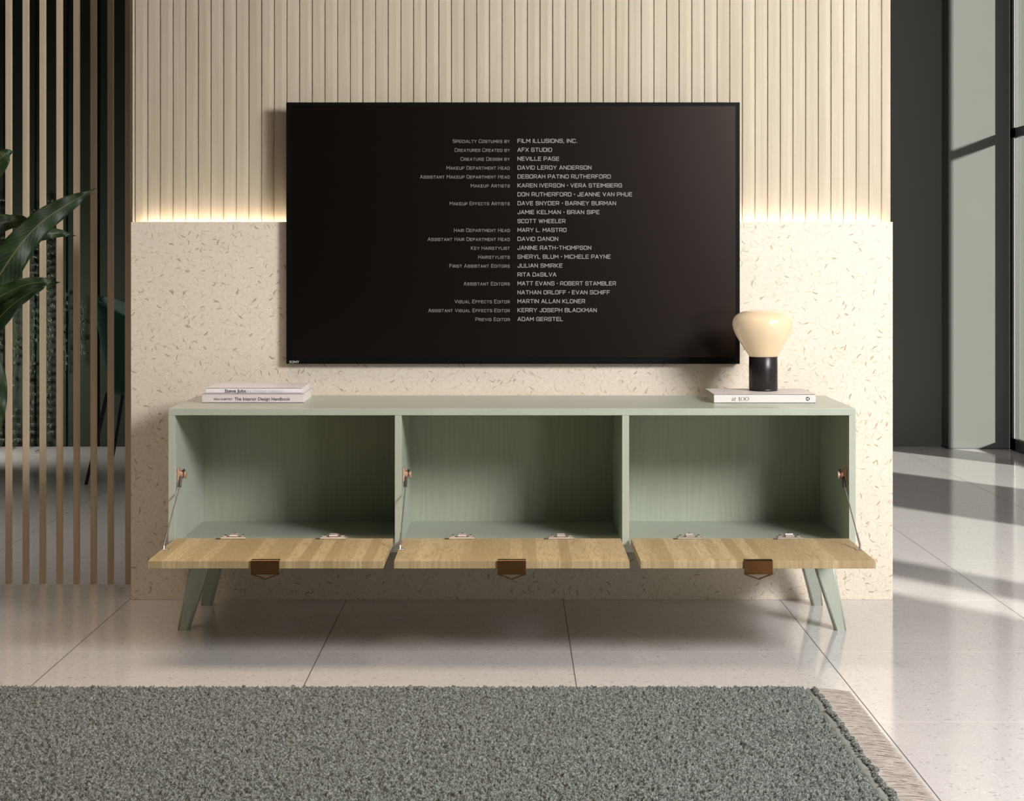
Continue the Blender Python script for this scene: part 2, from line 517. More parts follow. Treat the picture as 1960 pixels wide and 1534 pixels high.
# right wall: piers between the windows
bm = bmesh.new()
for a, b in ((NEARD, -0.6), (5.24, 6.55), (7.80, 8.226)):
    add_box(bm, RX, RX + 0.03, a, b, 0, CEIL)
add_box(bm, RX, RX + 0.08, -0.6, 2.85, 0, 0.35)
add_box(bm, RX, RX + 0.08, -0.6, 2.85, 2.4, CEIL)
add_box(bm, RX, RX + 0.08, 2.85, 8.70, 2.88, CEIL)
struct(from_bm('wall_right', bm, M['wallgrey']))
wi = 0
for a, b, base, top in ((-0.6, 2.85, 0.35, 2.4), (2.85, 5.24, 0, 2.88), (6.55, 7.80, 0, 2.88), (8.226, 8.705, 0, 2.88)):
    wi += 1
    bm = bmesh.new()
    add_box(bm, RX, RX + 0.022, a, b, base, base + 0.065, 0.003, 1)
    add_box(bm, RX, RX + 0.022, a, b, top - 0.05, top, 0.003, 1)
    fw = 0.10 if wi == 4 else 0.05
    add_box(bm, RX, RX + 0.022, a, a + 0.05, base, top, 0.003, 1)
    add_box(bm, RX, RX + 0.022, b - fw, b, base, top, 0.003, 1)
    if wi == 2:
        add_box(bm, RX, RX + 0.022, 3.25, 3.62, base, top, 0.003, 1)
    add_box(bm, RX, RX + 0.022, a, b, 1.655, 1.705, 0.003, 1)
    fo = struct(from_bm('window_%d' % wi, bm, M['frame']), 'black framed floor to ceiling window' if wi > 1 else None)
    if wi == 4:
        bm = bmesh.new()
        for q in (8.640, 8.627, 8.614):
            add_box(bm, RX - 0.003, RX + 0.003, q - 0.006, q, 0.066, 1.654)
            add_box(bm, RX - 0.003, RX + 0.003, q - 0.006, q, 1.706, top - 0.051)
        from_bm('window_bead', bm, M['framelight'], fo)  # grey strips standing in for highlights along the black frame
    box('window_pane', RX + 0.010, RX + 0.013, a + 0.05, b - fw, base + 0.065, top - 0.05, M['glass'], fo)
    if wi == 1:
        box('roller_blind', RX + 0.016, RX + 0.018, a + 0.03, b - 0.03, base + 0.02, top - 0.02, M['blind'], fo)  # unseen sheet added to stop the sun coming through this window

# ------------------------------------------------------------------ free-standing media wall
core = box('wall_middle', -1.119, 1.119, 4.862, 5.02, 0, CEIL, M['coreblock'])
struct(core, 'free-standing wall clad in pale slats above a cream chipped stone panel')
bm = bmesh.new()
add_box(bm, -1.120, 1.1185, 4.80, 4.825, 0.0, 1.1108, 0.0012, 1)
from_bm('stone_panel', bm, M['stone'], core)
box('stone_panel_core', -1.112, 1.1105, 4.825, 4.862, 0.0, 1.075, M['coreblock'], core)
# slats: saw-tooth profile with a thin groove between boards
UP = 4.850
bm = bmesh.new()
pitch = 24.22 * UP / F
x0 = (428.1 - CX) * UP / F
xs = [x0 + pitch * k for k in range(-9, 60)]
XL, XR = (252.9 - CX) * UP / F, (1705 - CX) * UP / F
add_box(bm, XL + 0.002, XR - 0.002, UP + 0.0046, UP + 0.0118, 1.06, CEIL)
for a in xs:
    l, r = max(a + 0.0006, XL), min(a + pitch - 0.0006, XR)
    if r - l < 0.003: continue
    jit = 0.0008 * (random.random() - 0.5)
    prof = [(l, UP + 0.006), (l, UP + 0.0012 + jit), (l + 0.0012, UP + jit), (l + (r - l) * 0.62, UP + 0.0007 + jit), (r - 0.0020, UP + 0.0024), (r, UP + 0.0040), (r, UP + 0.006)]
    lo = [bm.verts.new((p[0], p[1], 1.06)) for p in prof]
    hi = [bm.verts.new((p[0], p[1], CEIL)) for p in prof]
    for i in range(len(prof) - 1):
        bm.faces.new((lo[i], lo[i + 1], hi[i + 1], hi[i]))
    bm.faces.new(lo); bm.faces.new(hi[::-1])
from_bm('slat_cladding', bm, M['slat'], core)
led = box('led_strip', -1.10, 1.10, 4.829, 4.845, 1.078, 1.084, M['led'])
tag(led, 'warm glowing light strip hidden along the top of the cream stone panel', 'light strip')

# ------------------------------------------------------------------ television
TD = 4.772
tv = empty('television', (0.003, 4.79, 0.6951), 'large flat black television showing film credits, mounted on the slatted wall', 'television')
tx0, tx1 = (548 - CX) * TD / F, (1416 - CX) * TD / F
tz0, tz1 = EYE - (697 - HY) * TD / F, EYE - (196 - HY) * TD / F
bm = bmesh.new()
add_box(bm, tx0, tx1, TD + 0.0015, TD + 0.016, tz0, tz1, 0.0015, 2)
add_box(bm, tx0 + 0.05, tx1 - 0.05, TD + 0.016, 4.7995, tz0 + 0.01, tz1 - 0.35, 0.003, 2)
from_bm('housing', bm, M['black'], tv)
def ring(bm, ox0, ox1, oz0, oz1, ix0, ix1, iz0, iz1, ya, yb):
    add_box(bm, ox0, ox1, ya, yb, oz0, iz0); add_box(bm, ox0, ox1, ya, yb, iz1, oz1)
    add_box(bm, ox0, ix0, ya, yb, iz0, iz1); add_box(bm, ix1, ox1, ya, yb, iz0, iz1)
u = TD / F
bm = bmesh.new()
ring(bm, tx0, tx1, tz0, tz1, tx0 + 8 * u, tx1 - 8 * u, tz0 + 13 * u, tz1 - 7 * u, TD, TD + 0.0015)
from_bm('bezel', bm, M['bezel'], tv)
scr = box('screen', tx0 + 8 * u, tx1 - 8 * u, TD + 0.0006, TD + 0.0014, tz0 + 13 * u, tz1 - 7 * u, M['screen'], tv)

# squared wide capitals drawn with straight strokes on a 4 x 6 grid
c6 = 0.7
G = {
 'A': [[(0, 0), (1.9, 6), (2.3, 6), (4.2, 0)], [(0.8, 1.9), (3.4, 1.9)]],
 'B': [[(0, 0), (0, 6), (3.4, 6), (4, 5.4), (4, 3.7), (3.5, 3.1), (0, 3.1)], [(3.5, 3.1), (4.1, 2.5), (4.1, 0.6), (3.5, 0), (0, 0)]],
 'C': [[(4, 4.6), (4, 5.3), (3.3, 6), (0.7, 6), (0, 5.3), (0, 0.7), (0.7, 0), (3.3, 0), (4, 0.7), (4, 1.4)]],
 'D': [[(0, 0), (0, 6), (3.3, 6), (4.1, 5.2), (4.1, 0.8), (3.3, 0), (0, 0)]],
 'E': [[(3.7, 6), (0, 6), (0, 0), (3.7, 0)], [(0, 3.1), (3.2, 3.1)]],
 'F': [[(3.6, 6), (0, 6), (0, 0)], [(0, 3.0), (3.1, 3.0)]],
 'G': [[(4, 4.8), (4, 5.3), (3.3, 6), (0.7, 6), (0, 5.3), (0, 0.7), (0.7, 0), (4.1, 0), (4.1, 3.0), (2.2, 3.0)]],
 'H': [[(0, 0), (0, 6)], [(4, 0), (4, 6)], [(0, 3.1), (4, 3.1)]],
 'I': [[(0, 0), (0, 6)]],
 'J': [[(3, 6), (3, 0.7), (2.3, 0), (0.7, 0), (0, 0.7), (0, 1.6)]],
 'K': [[(0, 0), (0, 6)], [(3.8, 6), (0.6, 3.1), (4, 0)]],
 'L': [[(0, 6), (0, 0), (3.3, 0)]],
 'M': [[(0, 0), (0, 6), (2.4, 2.2), (4.8, 6), (4.8, 0)]],
 'N': [[(0, 0), (0, 6), (4, 0), (4, 6)]],
 'O': [[(0.7, 0), (0, 0.7), (0, 5.3), (0.7, 6), (3.4, 6), (4.1, 5.3), (4.1, 0.7), (3.4, 0), (0.7, 0)]],
 'P': [[(0, 0), (0, 6), (3.3, 6), (4, 5.3), (4, 3.2), (3.3, 2.5), (0, 2.5)]],
 'R': [[(0, 0), (0, 6), (3.3, 6), (4, 5.3), (4, 3.2), (3.3, 2.5), (0, 2.5)], [(2.4, 2.5), (4.1, 0)]],
 'S': [[(3.9, 4.8), (3.9, 5.4), (3.3, 6), (0.6, 6), (0, 5.4), (0, 3.7), (0.6, 3.1), (3.4, 3.1), (4, 2.5), (4, 0.6), (3.4, 0), (0.6, 0), (0, 0.6), (0, 1.3)]],
 'T': [[(0, 6), (4, 6)], [(2, 6), (2, 0)]],
 'U': [[(0, 6), (0, 0.7), (0.7, 0), (3.3, 0), (4, 0.7), (4, 6)]],
 'V': [[(0, 6), (2.1, 0), (4.2, 6)]],
 'W': [[(0, 6), (1.5, 0), (3, 5.6), (4.5, 0), (6, 6)]],
 'X': [[(0, 0), (4, 6)], [(0, 6), (4, 0)]],
 'Y': [[(0, 6), (2.1, 2.8), (4.2, 6)], [(2.1, 2.8), (2.1, 0)]],
 '.': [[(0, 0), (0.3, 0)]], ',': [[(0.3, 0.2), (0, -1.2)]], '-': [[(0, 2.8), (2, 2.8)]],
 '*': [[(0.2, 2.5), (0.2, 3.6)], [(0.7, 2.5), (0.7, 3.6)]],
}
def stroke_text(quads, s, smallcaps, xa, xb, yc, cap, wt, D, y):
    """append ribbons for text between pixel columns xa..xb, centred on row yc, capital height cap (px)"""
    segs = []; cur = 0.0
    for ch in s:
        if ch == ' ':
            cur += 2.6; continue
        k = 1.0
        if smallcaps and ch.islower(): k = 0.80
        g = G[ch.upper()]
        wd = max(p[0] for st in g for p in st)
        for st in g:
            for a, b in zip(st, st[1:]):
                segs.append(((cur + a[0] * k, a[1] * k), (cur + b[0] * k, b[1] * k)))
        cur += wd * k + 1.75
    cur -= 1.75
    sxx = (xb - xa) / cur
    syy = (cap - wt) / 6.0
    base = yc + cap / 2 - wt / 2
    for a, b in segs:
        ax, az, bx, bz = xa + a[0] * sxx, base - a[1] * syy, xa + b[0] * sxx, base - b[1] * syy
        d = Vector((bx - ax, bz - az))
        if d.length < 1e-4: continue
        d.normalize(); nn = Vector((-d.y, d.x)) * wt / 2; e = d * wt * 0.35
        quads.append([(ax - e.x + nn.x, az - e.y + nn.y), (bx + e.x + nn.x, bz + e.y + nn.y), (bx + e.x - nn.x, bz + e.y - nn.y), (ax - e.x - nn.x, az - e.y - nn.y)])
def quads_mesh(name, quads, D, y, mat, parent):
    me = bpy.data.meshes.new(name)
    vs = []; fs = []
    for i, q in enumerate(quads):
        for (px, py) in q:
            p = P(px, py, D); vs.append((p.x, y - 0.0000004 * (i % 9), p.z))
        fs.append((4 * i, 4 * i + 1, 4 * i + 2, 4 * i + 3))
    me.from_pydata(vs, [], fs); me.update()
    return finish(name, me, mat, parent)
rows_r = ['FILM ILLUSIONS, INC.', 'AFX STUDIO', 'NEVILLE PAGE', 'DAVID LEROY ANDERSON', 'DEBORAH PATINO RUTHERFORD',
 'KAREN IVERSON * VERA STEIMBERG', 'DON RUTHERFORD * JEANNE VAN PHUE', 'DAVE SNYDER * BARNEY BURMAN', 'JAMIE KELMAN * BRIAN SIPE',
 'SCOTT WHEELER', 'MARY L. MASTRO', 'DAVID DANON', 'JANINE RATH-THOMPSON', 'SHERYL BLUM * MICHELE PAYNE', 'JULIAN SMIRKE', 'RITA DaSILVA',
 'MATT EVANS * ROBERT STAMBLER', 'NATHAN ORLOFF * EVAN SCHIFF', 'MARTIN ALLAN KLONER', 'KERRY JOSEPH BLACKMAN', 'ADAM GERSTEL']
ends_r = [1275, 1085, 1140, 1382, 1528, 1612, 1690, 1567, 1443, 1187, 1195, 1132, 1381, 1527, 1165, 1118, 1567, 1521, 1335, 1422, 1168]
rows_l = ['Specialty Costumes by', 'Creatures Created by', 'Creature Design by', 'Makeup Department Head', 'Assistant Makeup Department Head',
 'Makeup Artists', None, 'Makeup Effects Artists', None, None, 'Hair Department Head', 'Assistant Hair Department Head', 'Key Hairstylist',
 'Hairstylists', 'First Assistant Editors', None, 'Assistant Editors', None, 'Visual Effects Editor', 'Assistant Visual Effects Editor', 'Previs Editor']
st_l = [342, 356, 401, 295, 96, 478, 0, 319, 0, 0, 352, 154, 479, 534, 317, 0, 424, 0, 356, 158, 512]
qr, ql = [], []
zf = 3.9326
for i in range(21):
    yc = 240 + (117 + 67.1 * i) / zf
    stroke_text(qr, rows_r[i], True, 780 + 830 / zf, 780 + ends_r[i] / zf, yc, 8.0, 1.25, TD, 0)
    if rows_l[i]:
        stroke_text(ql, rows_l[i], True, 780 + st_l[i] / zf, 780 + 768 / zf, yc + 0.5, 7.2, 1.05, TD, 0)
quads_mesh('credit_names', qr, TD, TD + 0.0004, M['credits'], scr)
quads_mesh('credit_roles', ql, TD, TD + 0.0004, M['credits_dim'], scr)

# ordinary lettering from Blender's own built-in typeface
def letter(name, s, x0, x1, base, cap, D, mat, parent, bold=0.0, shear=0.0, rot=0.0, y=None):
    cu = bpy.data.curves.new('tmp', 'FONT')
    cu.body = s; cu.size = 1.0; cu.offset = bold; cu.shear = shear; cu.resolution_u = 3
    o = bpy.data.objects.new('tmp', cu); COL.objects.link(o)
    dg = bpy.context.evaluated_depsgraph_get(); dg.update()
    me = bpy.data.meshes.new_from_object(o.evaluated_get(dg))
    COL.objects.unlink(o); bpy.data.objects.remove(o)
    co = np.array([v.co[:] for v in me.vertices])
    mn, mxx = co[:, 0].min(), co[:, 0].max()
    sx_ = (x1 - x0) / (mxx - mn) * D / F
    sz_ = cap / 0.70 * D / F
    p0 = P(x0, base, D)
    for v_ in me.vertices:
        X, Z = (v_.co.x - mn) * sx_, v_.co.y * sz_
        if rot: X, Z = X * math.cos(rot) - Z * math.sin(rot), X * math.sin(rot) + Z * math.cos(rot)
        v_.co = (p0.x + X, y, p0.z + Z)
    me.name = name
    me.materials.clear()
    return finish(name, me, mat, parent)
letter('logo_lettering', 'SONY', 553.9, 572.7, 695.4, 4.6, TD, M['logo'], tv, bold=0.01, y=TD - 0.0003)

# ------------------------------------------------------------------ media cabinet
CF, CB = 4.278, 4.70
kf = CF / F
zt = EYE - (782.2 - HY) * kf
zt0 = EYE - (795.5 - HY) * kf
zb0 = EYE - (1058 - HY) * kf
zb1 = EYE - (1044 - HY) * kf
cab = empty('media_cabinet', (0, 4.49, 0), 'long sage green media cabinet with three open oak flap doors on splayed legs', 'cabinet')
box('top_panel', -0.9, 0.9, CF, CB, zt0, zt, M['sage'], cab, 0.0012)
box('bottom_panel', -0.8824, 0.8824, CF + 0.001, 4.69, zb0, zb1, M['sage'], cab, 0.0008)
box('side_panel', -0.9, -0.8824, CF, CB, zb0, zt0 - 0.0002, M['sage'], cab, 0.001)
box('side_panel', 0.8824, 0.9, CF, CB, zb0, zt0 - 0.0002, M['sage'], cab, 0.001)
box('divider', -0.3070, -0.2889, CF, 4.677, zb1, zt0 - 0.0002, M['sage'], cab, 0.001)
box('divider', 0.2882, 0.3065, CF, 4.677, zb1, zt0 - 0.0002, M['sage'], cab, 0.001)
box('back_panel', -0.8824, 0.8824, 4.677, 4.688, zb1, zt0, M['sage_back'], cab)

def leg(sx, top, bot):
    """tapered leg: (xa, xb, ya, yb, z) at top and bottom"""
    bm = bmesh.new()
    vs = []
    for (xa, xb, ya, yb, z_) in (bot, top):
        for yy in (ya, yb):
            for xx in (xa, xb):
                vs.append(bm.verts.new((xx * sx, yy, z_)))
    fs = [bm.faces.new([vs[i] for i in q]) for q in ((0, 2, 3, 1), (4, 5, 7, 6), (0, 1, 5, 4), (1, 3, 7, 5), (3, 2, 6, 7), (2, 0, 4, 6))]
    es = [e for e in bm.edges if abs(e.verts[0].co.z - e.verts[1].co.z) > 0.05]
    bmesh.ops.bevel(bm, geom=es, offset=0.006, segments=4, affect='EDGES', profile=0.5)
    o = from_bm('leg', bm, M['sage'], cab)
    for p in o.data.polygons: p.use_smooth = len(p.vertices) == 4 and p.area < 0.002
    return o
for sx in (-1, 1):
    leg(sx, (0.800, 0.862, 4.420, 4.462, zb0), (0.870, 0.901, 4.396, 4.424, 0.0))
    leg(sx, (0.798, 0.860, 4.630, 4.672, zb0), (0.867, 0.899, 4.718, 4.748, 0.0))

DFR = 3.951
dz0, dz1 = 0.2503, 0.2690
handle_x = []
for (xa, xb, stay) in ((-0.8812, -0.3112, -1), (-0.2855, 0.2842, -1), (0.3110, 0.8800, 1)):
    d = empty('tmp', (0, 0, 0), '', '')
    bpy.data.objects.remove(d)
    door = box('door', xa, xb, DFR, CF - 0.002, dz0, dz1, M['oak'], cab, 0.0012)
    door['label'] = 'oak stave flap door lowered flat'
    hx = (xa + xb) / 2
    # folded metal pull: lip on the inner face, plate over the edge, triangular loop below
    bm = bmesh.new()
    hw = 0.0343
    add_box(bm, hx - hw, hx + hw, 3.9455, 3.9475, 0.2395, 0.2712, 0.0006, 1)
    add_box(bm, hx - hw, hx + hw, 3.9455, 3.966, 0.2692, 0.2712, 0.0006, 1)
    def strip(p, q, t=0.0022):
        p, q = Vector(p), Vector(q)
        dd = (q - p).normalized(); nn = Vector((-dd.y, dd.x)) * t / 2
        vs = []
        for yy in (3.9455, 3.954):
            for a in (p + nn, q + nn, q - nn, p - nn):
                vs.append(bm.verts.new((a.x, yy, a.y)))
        for qd in ((0, 1, 2, 3), (7, 6, 5, 4), (0, 4, 5, 1), (1, 5, 6, 2), (2, 6, 7, 3), (3, 7, 4, 0)):
            bm.faces.new([vs[i] for i in qd])
    strip((hx - hw, 0.2385), (hx + hw, 0.2385))
    strip((hx - hw, 0.2380), (hx, 0.2255))
    strip((hx + hw, 0.2380), (hx, 0.2255))
    hd = from_bm('handle', bm, M['copper'], door)
    # hinges at the back edge of the flap
    for hpx in ((447, 638), (884, 1074), (1321, 1512))[(xa > -0.5) + (xa > 0)]:
        cxh = (hpx - CX) * 4.27 / F
        bm = bmesh.new()
        add_box(bm, cxh - 0.034, cxh + 0.034, 4.262, 4.292, dz1 + 0.0001, dz1 + 0.004, 0.0012, 1)
        add_box(bm, cxh - 0.012, cxh + 0.012, 4.268, 4.300, dz1 + 0.004, dz1 + 0.009, 0.0015, 1)
        add_tube(bm, [(cxh - 0.010, 4.285, dz1 + 0.0085), (cxh + 0.010, 4.285, dz1 + 0.0085)], 0.0032, 8)
        add_box(bm, cxh + 0.018, cxh + 0.028, 4.272, 4.290, dz1 + 0.004, dz1 + 0.0065, 0.0008, 1)
        add_box(bm, cxh - 0.030, cxh - 0.018, 4.272, 4.290, dz1 + 0.004, dz1 + 0.006, 0.0008, 1)
        hg = from_bm('hinge', bm, M['hinge'], cab)
        for q in (-0.0235, 0.0, 0.0235):
            bm = bmesh.new()
            bmesh.ops.create_uvsphere(bm, u_segments=10, v_segments=6, radius=0.003, matrix=Matrix.Translation((cxh + q, 4.296 if q == 0 else 4.288, dz1 + (0.0095 if q == 0 else 0.0055))))
            from_bm('hinge_screw', bm, M['steeldark'], hg)
        bm = bmesh.new()
        add_tube(bm, [(cxh - 0.045, 4.262, dz1 + 0.001), (cxh - 0.034, 4.262, dz1 + 0.0012)], 0.002, 6)
        from_bm('hinge_pin', bm, M['steeldark'], hg)
    # stay: bracket and knob on the side, rod down to the flap
    wx = {(-1, True): -0.8824, (-1, False): -0.2889, (1, False): 0.8824}[(stay, xa < -0.5)]
    s = 1 if stay < 0 else -1
    zc = 0.431
    bm = bmesh.new()
    add_box(bm, min(wx, wx + s * 0.006), max(wx, wx + s * 0.006), 4.300, 4.325, zc - 0.019, zc + 0.019, 0.003, 2)
    add_tube(bm, [(wx + s * 0.004, 4.316, zc), (wx + s * 0.014, 4.316, zc)], 0.011, 16)
    add_tube(bm, [(wx + s * 0.014, 4.316, zc), (wx + s * 0.018, 4.316, zc)], 0.006, 12)
    add_tube(bm, [(wx + s * 0.018, 4.316, zc - 0.001), (wx + s * 0.023, 4.316, zc - 0.001)], 0.010, 16)
    st = from_bm('lid_stay', bm, M['pinkcopper'], cab)
    bm = bmesh.new()
    add_tube(bm, [(wx + s * 0.0085, 4.312, zc), (wx + s * 0.0085, 4.296, zc - 0.030)], 0.0045, 10)
    add_box(bm, min(wx + s * 0.013, wx + s * 0.018), max(wx + s * 0.013, wx + s * 0.018), 4.306, 4.322, zc + 0.008, zc + 0.014, 0.001, 1)
    from_bm('stay_socket', bm, M['steeldark'], st)
    ex = wx + s * 0.0072
    end = Vector((ex, 4.109, dz1 + 0.010))
    start = Vector((wx + s * 0.0085, 4.298, zc - 0.026))
    bm = bmesh.new()
    add_tube(bm, [start, start.lerp(end, 0.82)], 0.0016, 8)
    from_bm('stay_rod', bm, M['steel'], st)
    bm = bmesh.new()
    add_tube(bm, [start.lerp(end, 0.80), end], 0.0026, 8)
    add_tube(bm, [end, Vector((ex, 4.105, dz1))], 0.003, 8)
    add_box(bm, min(ex - 0.003, ex + s * 0.013), max(ex + 0.003, ex + s * 0.013), 4.098, 4.113, dz1 + 0.0001, dz1 + 0.0025, 0.0008, 1)
    from_bm('stay_foot', bm, M['steel'], st)

# ------------------------------------------------------------------ books and lamp on the cabinet
def book(name, label, x0, x1, y0, y1, z0, z1, cov, group=None):
    b = empty(name, ((x0 + x1) / 2, (y0 + y1) / 2, z0), label, 'book', group)
    t = 0.0022
    bm = bmesh.new()
    add_box(bm, x0, x1, y0, y1, z0, z0 + t, 0.0005, 1)
    add_box(bm, x0, x1, y0, y1, z1 - t, z1, 0.0005, 1)
    add_box(bm, x0, x1, y0, y0 + t, z0, z1, 0.0006, 1)
    from_bm('cover', bm, cov, b)
    box('pages', x0 + 0.003, x1 - 0.003, y0 + t, y1 - 0.004, z0 + t, z1 - t, M['pages'], b)
    return b
Z1 = zt + 0.0003
BD = 4.445
b1 = book('hardback_book', 'thick rose grey interior design book lying under a white book on the cabinet', -0.8440, -0.5656, BD, 4.631, Z1, Z1 + 0.0250, M['covergrey'], 'books stacked on the left end of the cabinet')
b2 = book('hardback_book', 'thin white biography with bold black title, lying on top of the thicker grey book', -0.8350, -0.5722, 4.455, 4.641, Z1 + 0.0251, Z1 + 0.0402, M['coverwhite'], 'books stacked on the left end of the cabinet')
letter('spine_title', 'The Interior Design Handbook', 448.9, 555.6, 766.9, 6.0, BD, M['ink'], b1, bold=0.012, y=BD - 0.0004)
letter('spine_author', 'FRIDA RAMSTEDT', 409.3, 445.5, 766.2, 3.6, BD, M['inkbrown'], b1, bold=0.015, y=BD - 0.0004)
letter('spine_title', 'Steve Jobs', 430.3, 471.1, 751.4, 5.9, 4.455, M['ink'], b2, bold=0.02, y=4.455 - 0.0004)
letter('spine_author', 'by Walter Isaacson', 473.8, 543.0, 751.4, 5.9, 4.455, M['inkgrey'], b2, y=4.455 - 0.0004)
RD = 4.44
b3 = book('hardback_book', 'pale grey book lying under the round glass table lamp', 0.5485, 0.8250, RD, 4.637, Z1, Z1 + 0.0243, M['covercream'])
letter('spine_title', 'at', 1400, 1409, 767.6, 8.2, RD, M['inkbrown'], b3, shear=0.35, y=RD - 0.0004)
# thin-thick numerals
bm = bmesh.new()
def oval(cx_, cy_, rx, ry, thick, thin, seg=28):
    o_, i_ = [], []
    for k in range(seg):
        t = 2 * math.pi * k / seg
        p = P(cx_ + rx * math.cos(t), cy_ + ry * math.sin(t), RD)
        q = P(cx_ + (rx - thick) * math.cos(t), cy_ + (ry - thin) * math.sin(t), RD)
        o_.append(bm.verts.new((p.x, RD - 0.0004, p.z))); i_.append(bm.verts.new((q.x, RD - 0.0004, q.z)))
    for k in range(seg):
        k2 = (k + 1) % seg
        bm.faces.new((o_[k], o_[k2], i_[k2], i_[k]))
def flat(x0, x1, y0, y1):
    bm.faces.new([bm.verts.new((P(a, b, RD).x, RD - 0.0004, P(a, b, RD).z)) for a, b in ((x0, y0), (x1, y0), (x1, y1), (x0, y1))])
flat(1414.6, 1415.9, 760.3, 767.7); flat(1413.2, 1414.6, 760.9, 761.5); flat(1413.6, 1416.9, 767.2, 767.7)
oval(1421.6, 764.0, 3.9, 3.8, 1.3, 0.45); oval(1429.6, 764.0, 3.9, 3.8, 1.3, 0.45)
from_bm('spine_numerals', bm, M['inkbrown'], b3)
bm = bmesh.new()
seg = 32
c0 = P(1546.1, 763.8, RD)
bm.faces.new([bm.verts.new((c0.x + 3.9 * RD / F * math.cos(2 * math.pi * k / seg), RD - 0.0004, c0.z + 3.9 * RD / F * math.sin(2 * math.pi * k / seg))) for k in range(seg)])
lg = from_bm('spine_emblem', bm, M['ink'], b3)
bm = bmesh.new()
def fl2(pts):
    bm.faces.new([bm.verts.new((P(a, b, RD).x, RD - 0.0007, P(a, b, RD).z)) for a, b in pts])
fl2([(1543.2, 763.3), (1548.6, 761.3), (1548.6, 762.4), (1544.2, 763.8)])
fl2([(1543.2, 764.3), (1548.6, 766.4), (1548.6, 765.3), (1544.2, 763.8)])
fl2([(1546.6, 762.4), (1547.4, 762.4), (1547.4, 765.2), (1546.6, 765.2)])
from_bm('emblem_letter', bm, M['inkwhite'], lg)
letter('spine_imprint', 'books', 1553.0, 1559.4, 760.6, 1.7, RD, M['inkgrey'], b3, rot=-math.pi / 2, y=RD - 0.0004)

LX, LY, LZ = 0.7019, 4.565, Z1 + 0.0245
lamp = empty('table_lamp', (LX, LY, LZ), 'small table lamp with a glowing opal glass bulb shade on a dark cylinder base', 'lamp')
R = 0.0398
lathe('lamp_base', [(0, LZ), (R - 0.001, LZ), (R, LZ + 0.001), (R, LZ + 0.0045), (R - 0.0006, LZ + 0.005), (R - 0.0006, LZ + 0.0056), (R, LZ + 0.006),
                    (R, LZ + 0.094), (R - 0.001, LZ + 0.095), (R - 0.006, LZ + 0.095), (R - 0.006, LZ + 0.080), (0, LZ + 0.080)], LX, LY, M['lampbase'], lamp, 64)
q = 0.0002385
prof_px = [(0, 745), (150, 758), (162, 765), (168, 755), (195, 712), (233, 655), (268, 600), (300, 548), (325, 500), (345, 450), (355, 415), (358.5, 385), (356, 350), (346, 320), (325, 290), (290, 262), (245, 240), (190, 224), (125, 212), (60, 206), (0, 205)]
zb = LZ + 0.0945
def cat(pts, k=5):
    out = []
    for i in range(len(pts) - 1):
        p0, p1, p2, p3 = pts[max(i - 1, 0)], pts[i], pts[i + 1], pts[min(i + 2, len(pts) - 1)]
        for j in range(k):
            t = j / k
            out.append(tuple(0.5 * ((2 * p1[a]) + (-p0[a] + p2[a]) * t + (2 * p0[a] - 5 * p1[a] + 4 * p2[a] - p3[a]) * t * t + (-p0[a] + 3 * p1[a] - 3 * p2[a] + p3[a]) * t ** 3) for a in (0, 1)))
    out.append(pts[-1])
    return out
pr = [(max(0, r) * q, zb + (765 - h) * q) for r, h in prof_px[:3]] + [(max(0, r) * q, zb + (765 - h) * q) for r, h in cat(prof_px[3:], 4)]
sh = lathe('lamp_shade', pr, LX, LY, M['opal'], lamp, 72)
sh['label'] = 'opal glass bulb shade glowing warm cream'

# ------------------------------------------------------------------ slatted screen behind the wall, left
scr2 = empty('slatted_screen', (-1.40, 5.05, 0), 'open screen of slim pale wooden uprights from floor to ceiling', 'room divider')
PD = 5.040
lefts = [-55.1, -22.5, 10.1, 43.0, 75.3, 107.6, 140.2, 172.8, 205.4, 239.2]
for lx in lefts:
    a = (lx - CX) * PD / F
    box('post', a, a + 0.0168, PD, PD + 0.018, 0.0, CEIL - 0.001, M['post'], scr2, 0.0008)

# ------------------------------------------------------------------ chair beyond the screen
chx, chy = -1.60, 7.53
ch = empty('dining_chair', (chx, chy, 0), 'dark green velvet tub chair with black legs beyond the slatted screen', 'chair')
def shell(inner):
    bm = bmesh.new()
    nt_, nh = 56, 12
    grid = []
    for i in range(nt_ + 1):
        th = math.radians(-118 + 236 * i / nt_)
        a = abs(th) / math.radians(118)
        top = 0.838 - 0.20 * a ** 1.6
        row = []
        for j in range(nh + 1):
            t = j / nh
            z_ = 0.40 + (top - 0.40) * t
            r = 0.225 + 0.085 * t ** 0.8
            if inner:
                r -= 0.030 + 0.004 * (0.5 + 0.5 * math.cos(i * math.pi / 2))
                z_ = min(z_, top - 0.004)
            rx_, ry_ = r * 1.0, r * 0.98
            row.append(bm.verts.new((chx - rx_ * math.cos(th), chy + ry_ * math.sin(th), z_)))
        grid.append(row)
    for i in range(nt_):
        for j in range(nh):
            bm.faces.new((grid[i][j], grid[i + 1][j], grid[i + 1][j + 1], grid[i][j + 1]))
    return bm, grid
bm, g1 = shell(False)
me = bpy.data.meshes.new('backrest')
bm.to_mesh(me); bm.free()
o = finish('backrest', me, M['velvet'], ch, smooth=True)
md = o.modifiers.new('t', 'SOLIDIFY'); md.thickness = 0.022; md.offset = 0
bm, g1 = shell(True)
me = bpy.data.meshes.new('channelled_lining')
bm.to_mesh(me); bm.free()
o = finish('channelled_lining', me, M['velvetin'], ch, smooth=True)
md = o.modifiers.new('t', 'SOLIDIFY'); md.thickness = 0.014; md.offset = 0
lathe('seat', [(0, 0.395), (0.215, 0.395), (0.232, 0.41), (0.238, 0.44), (0.225, 0.475), (0.17, 0.49), (0, 0.493)], chx + 0.02, chy, M['velvet'], ch, 40)
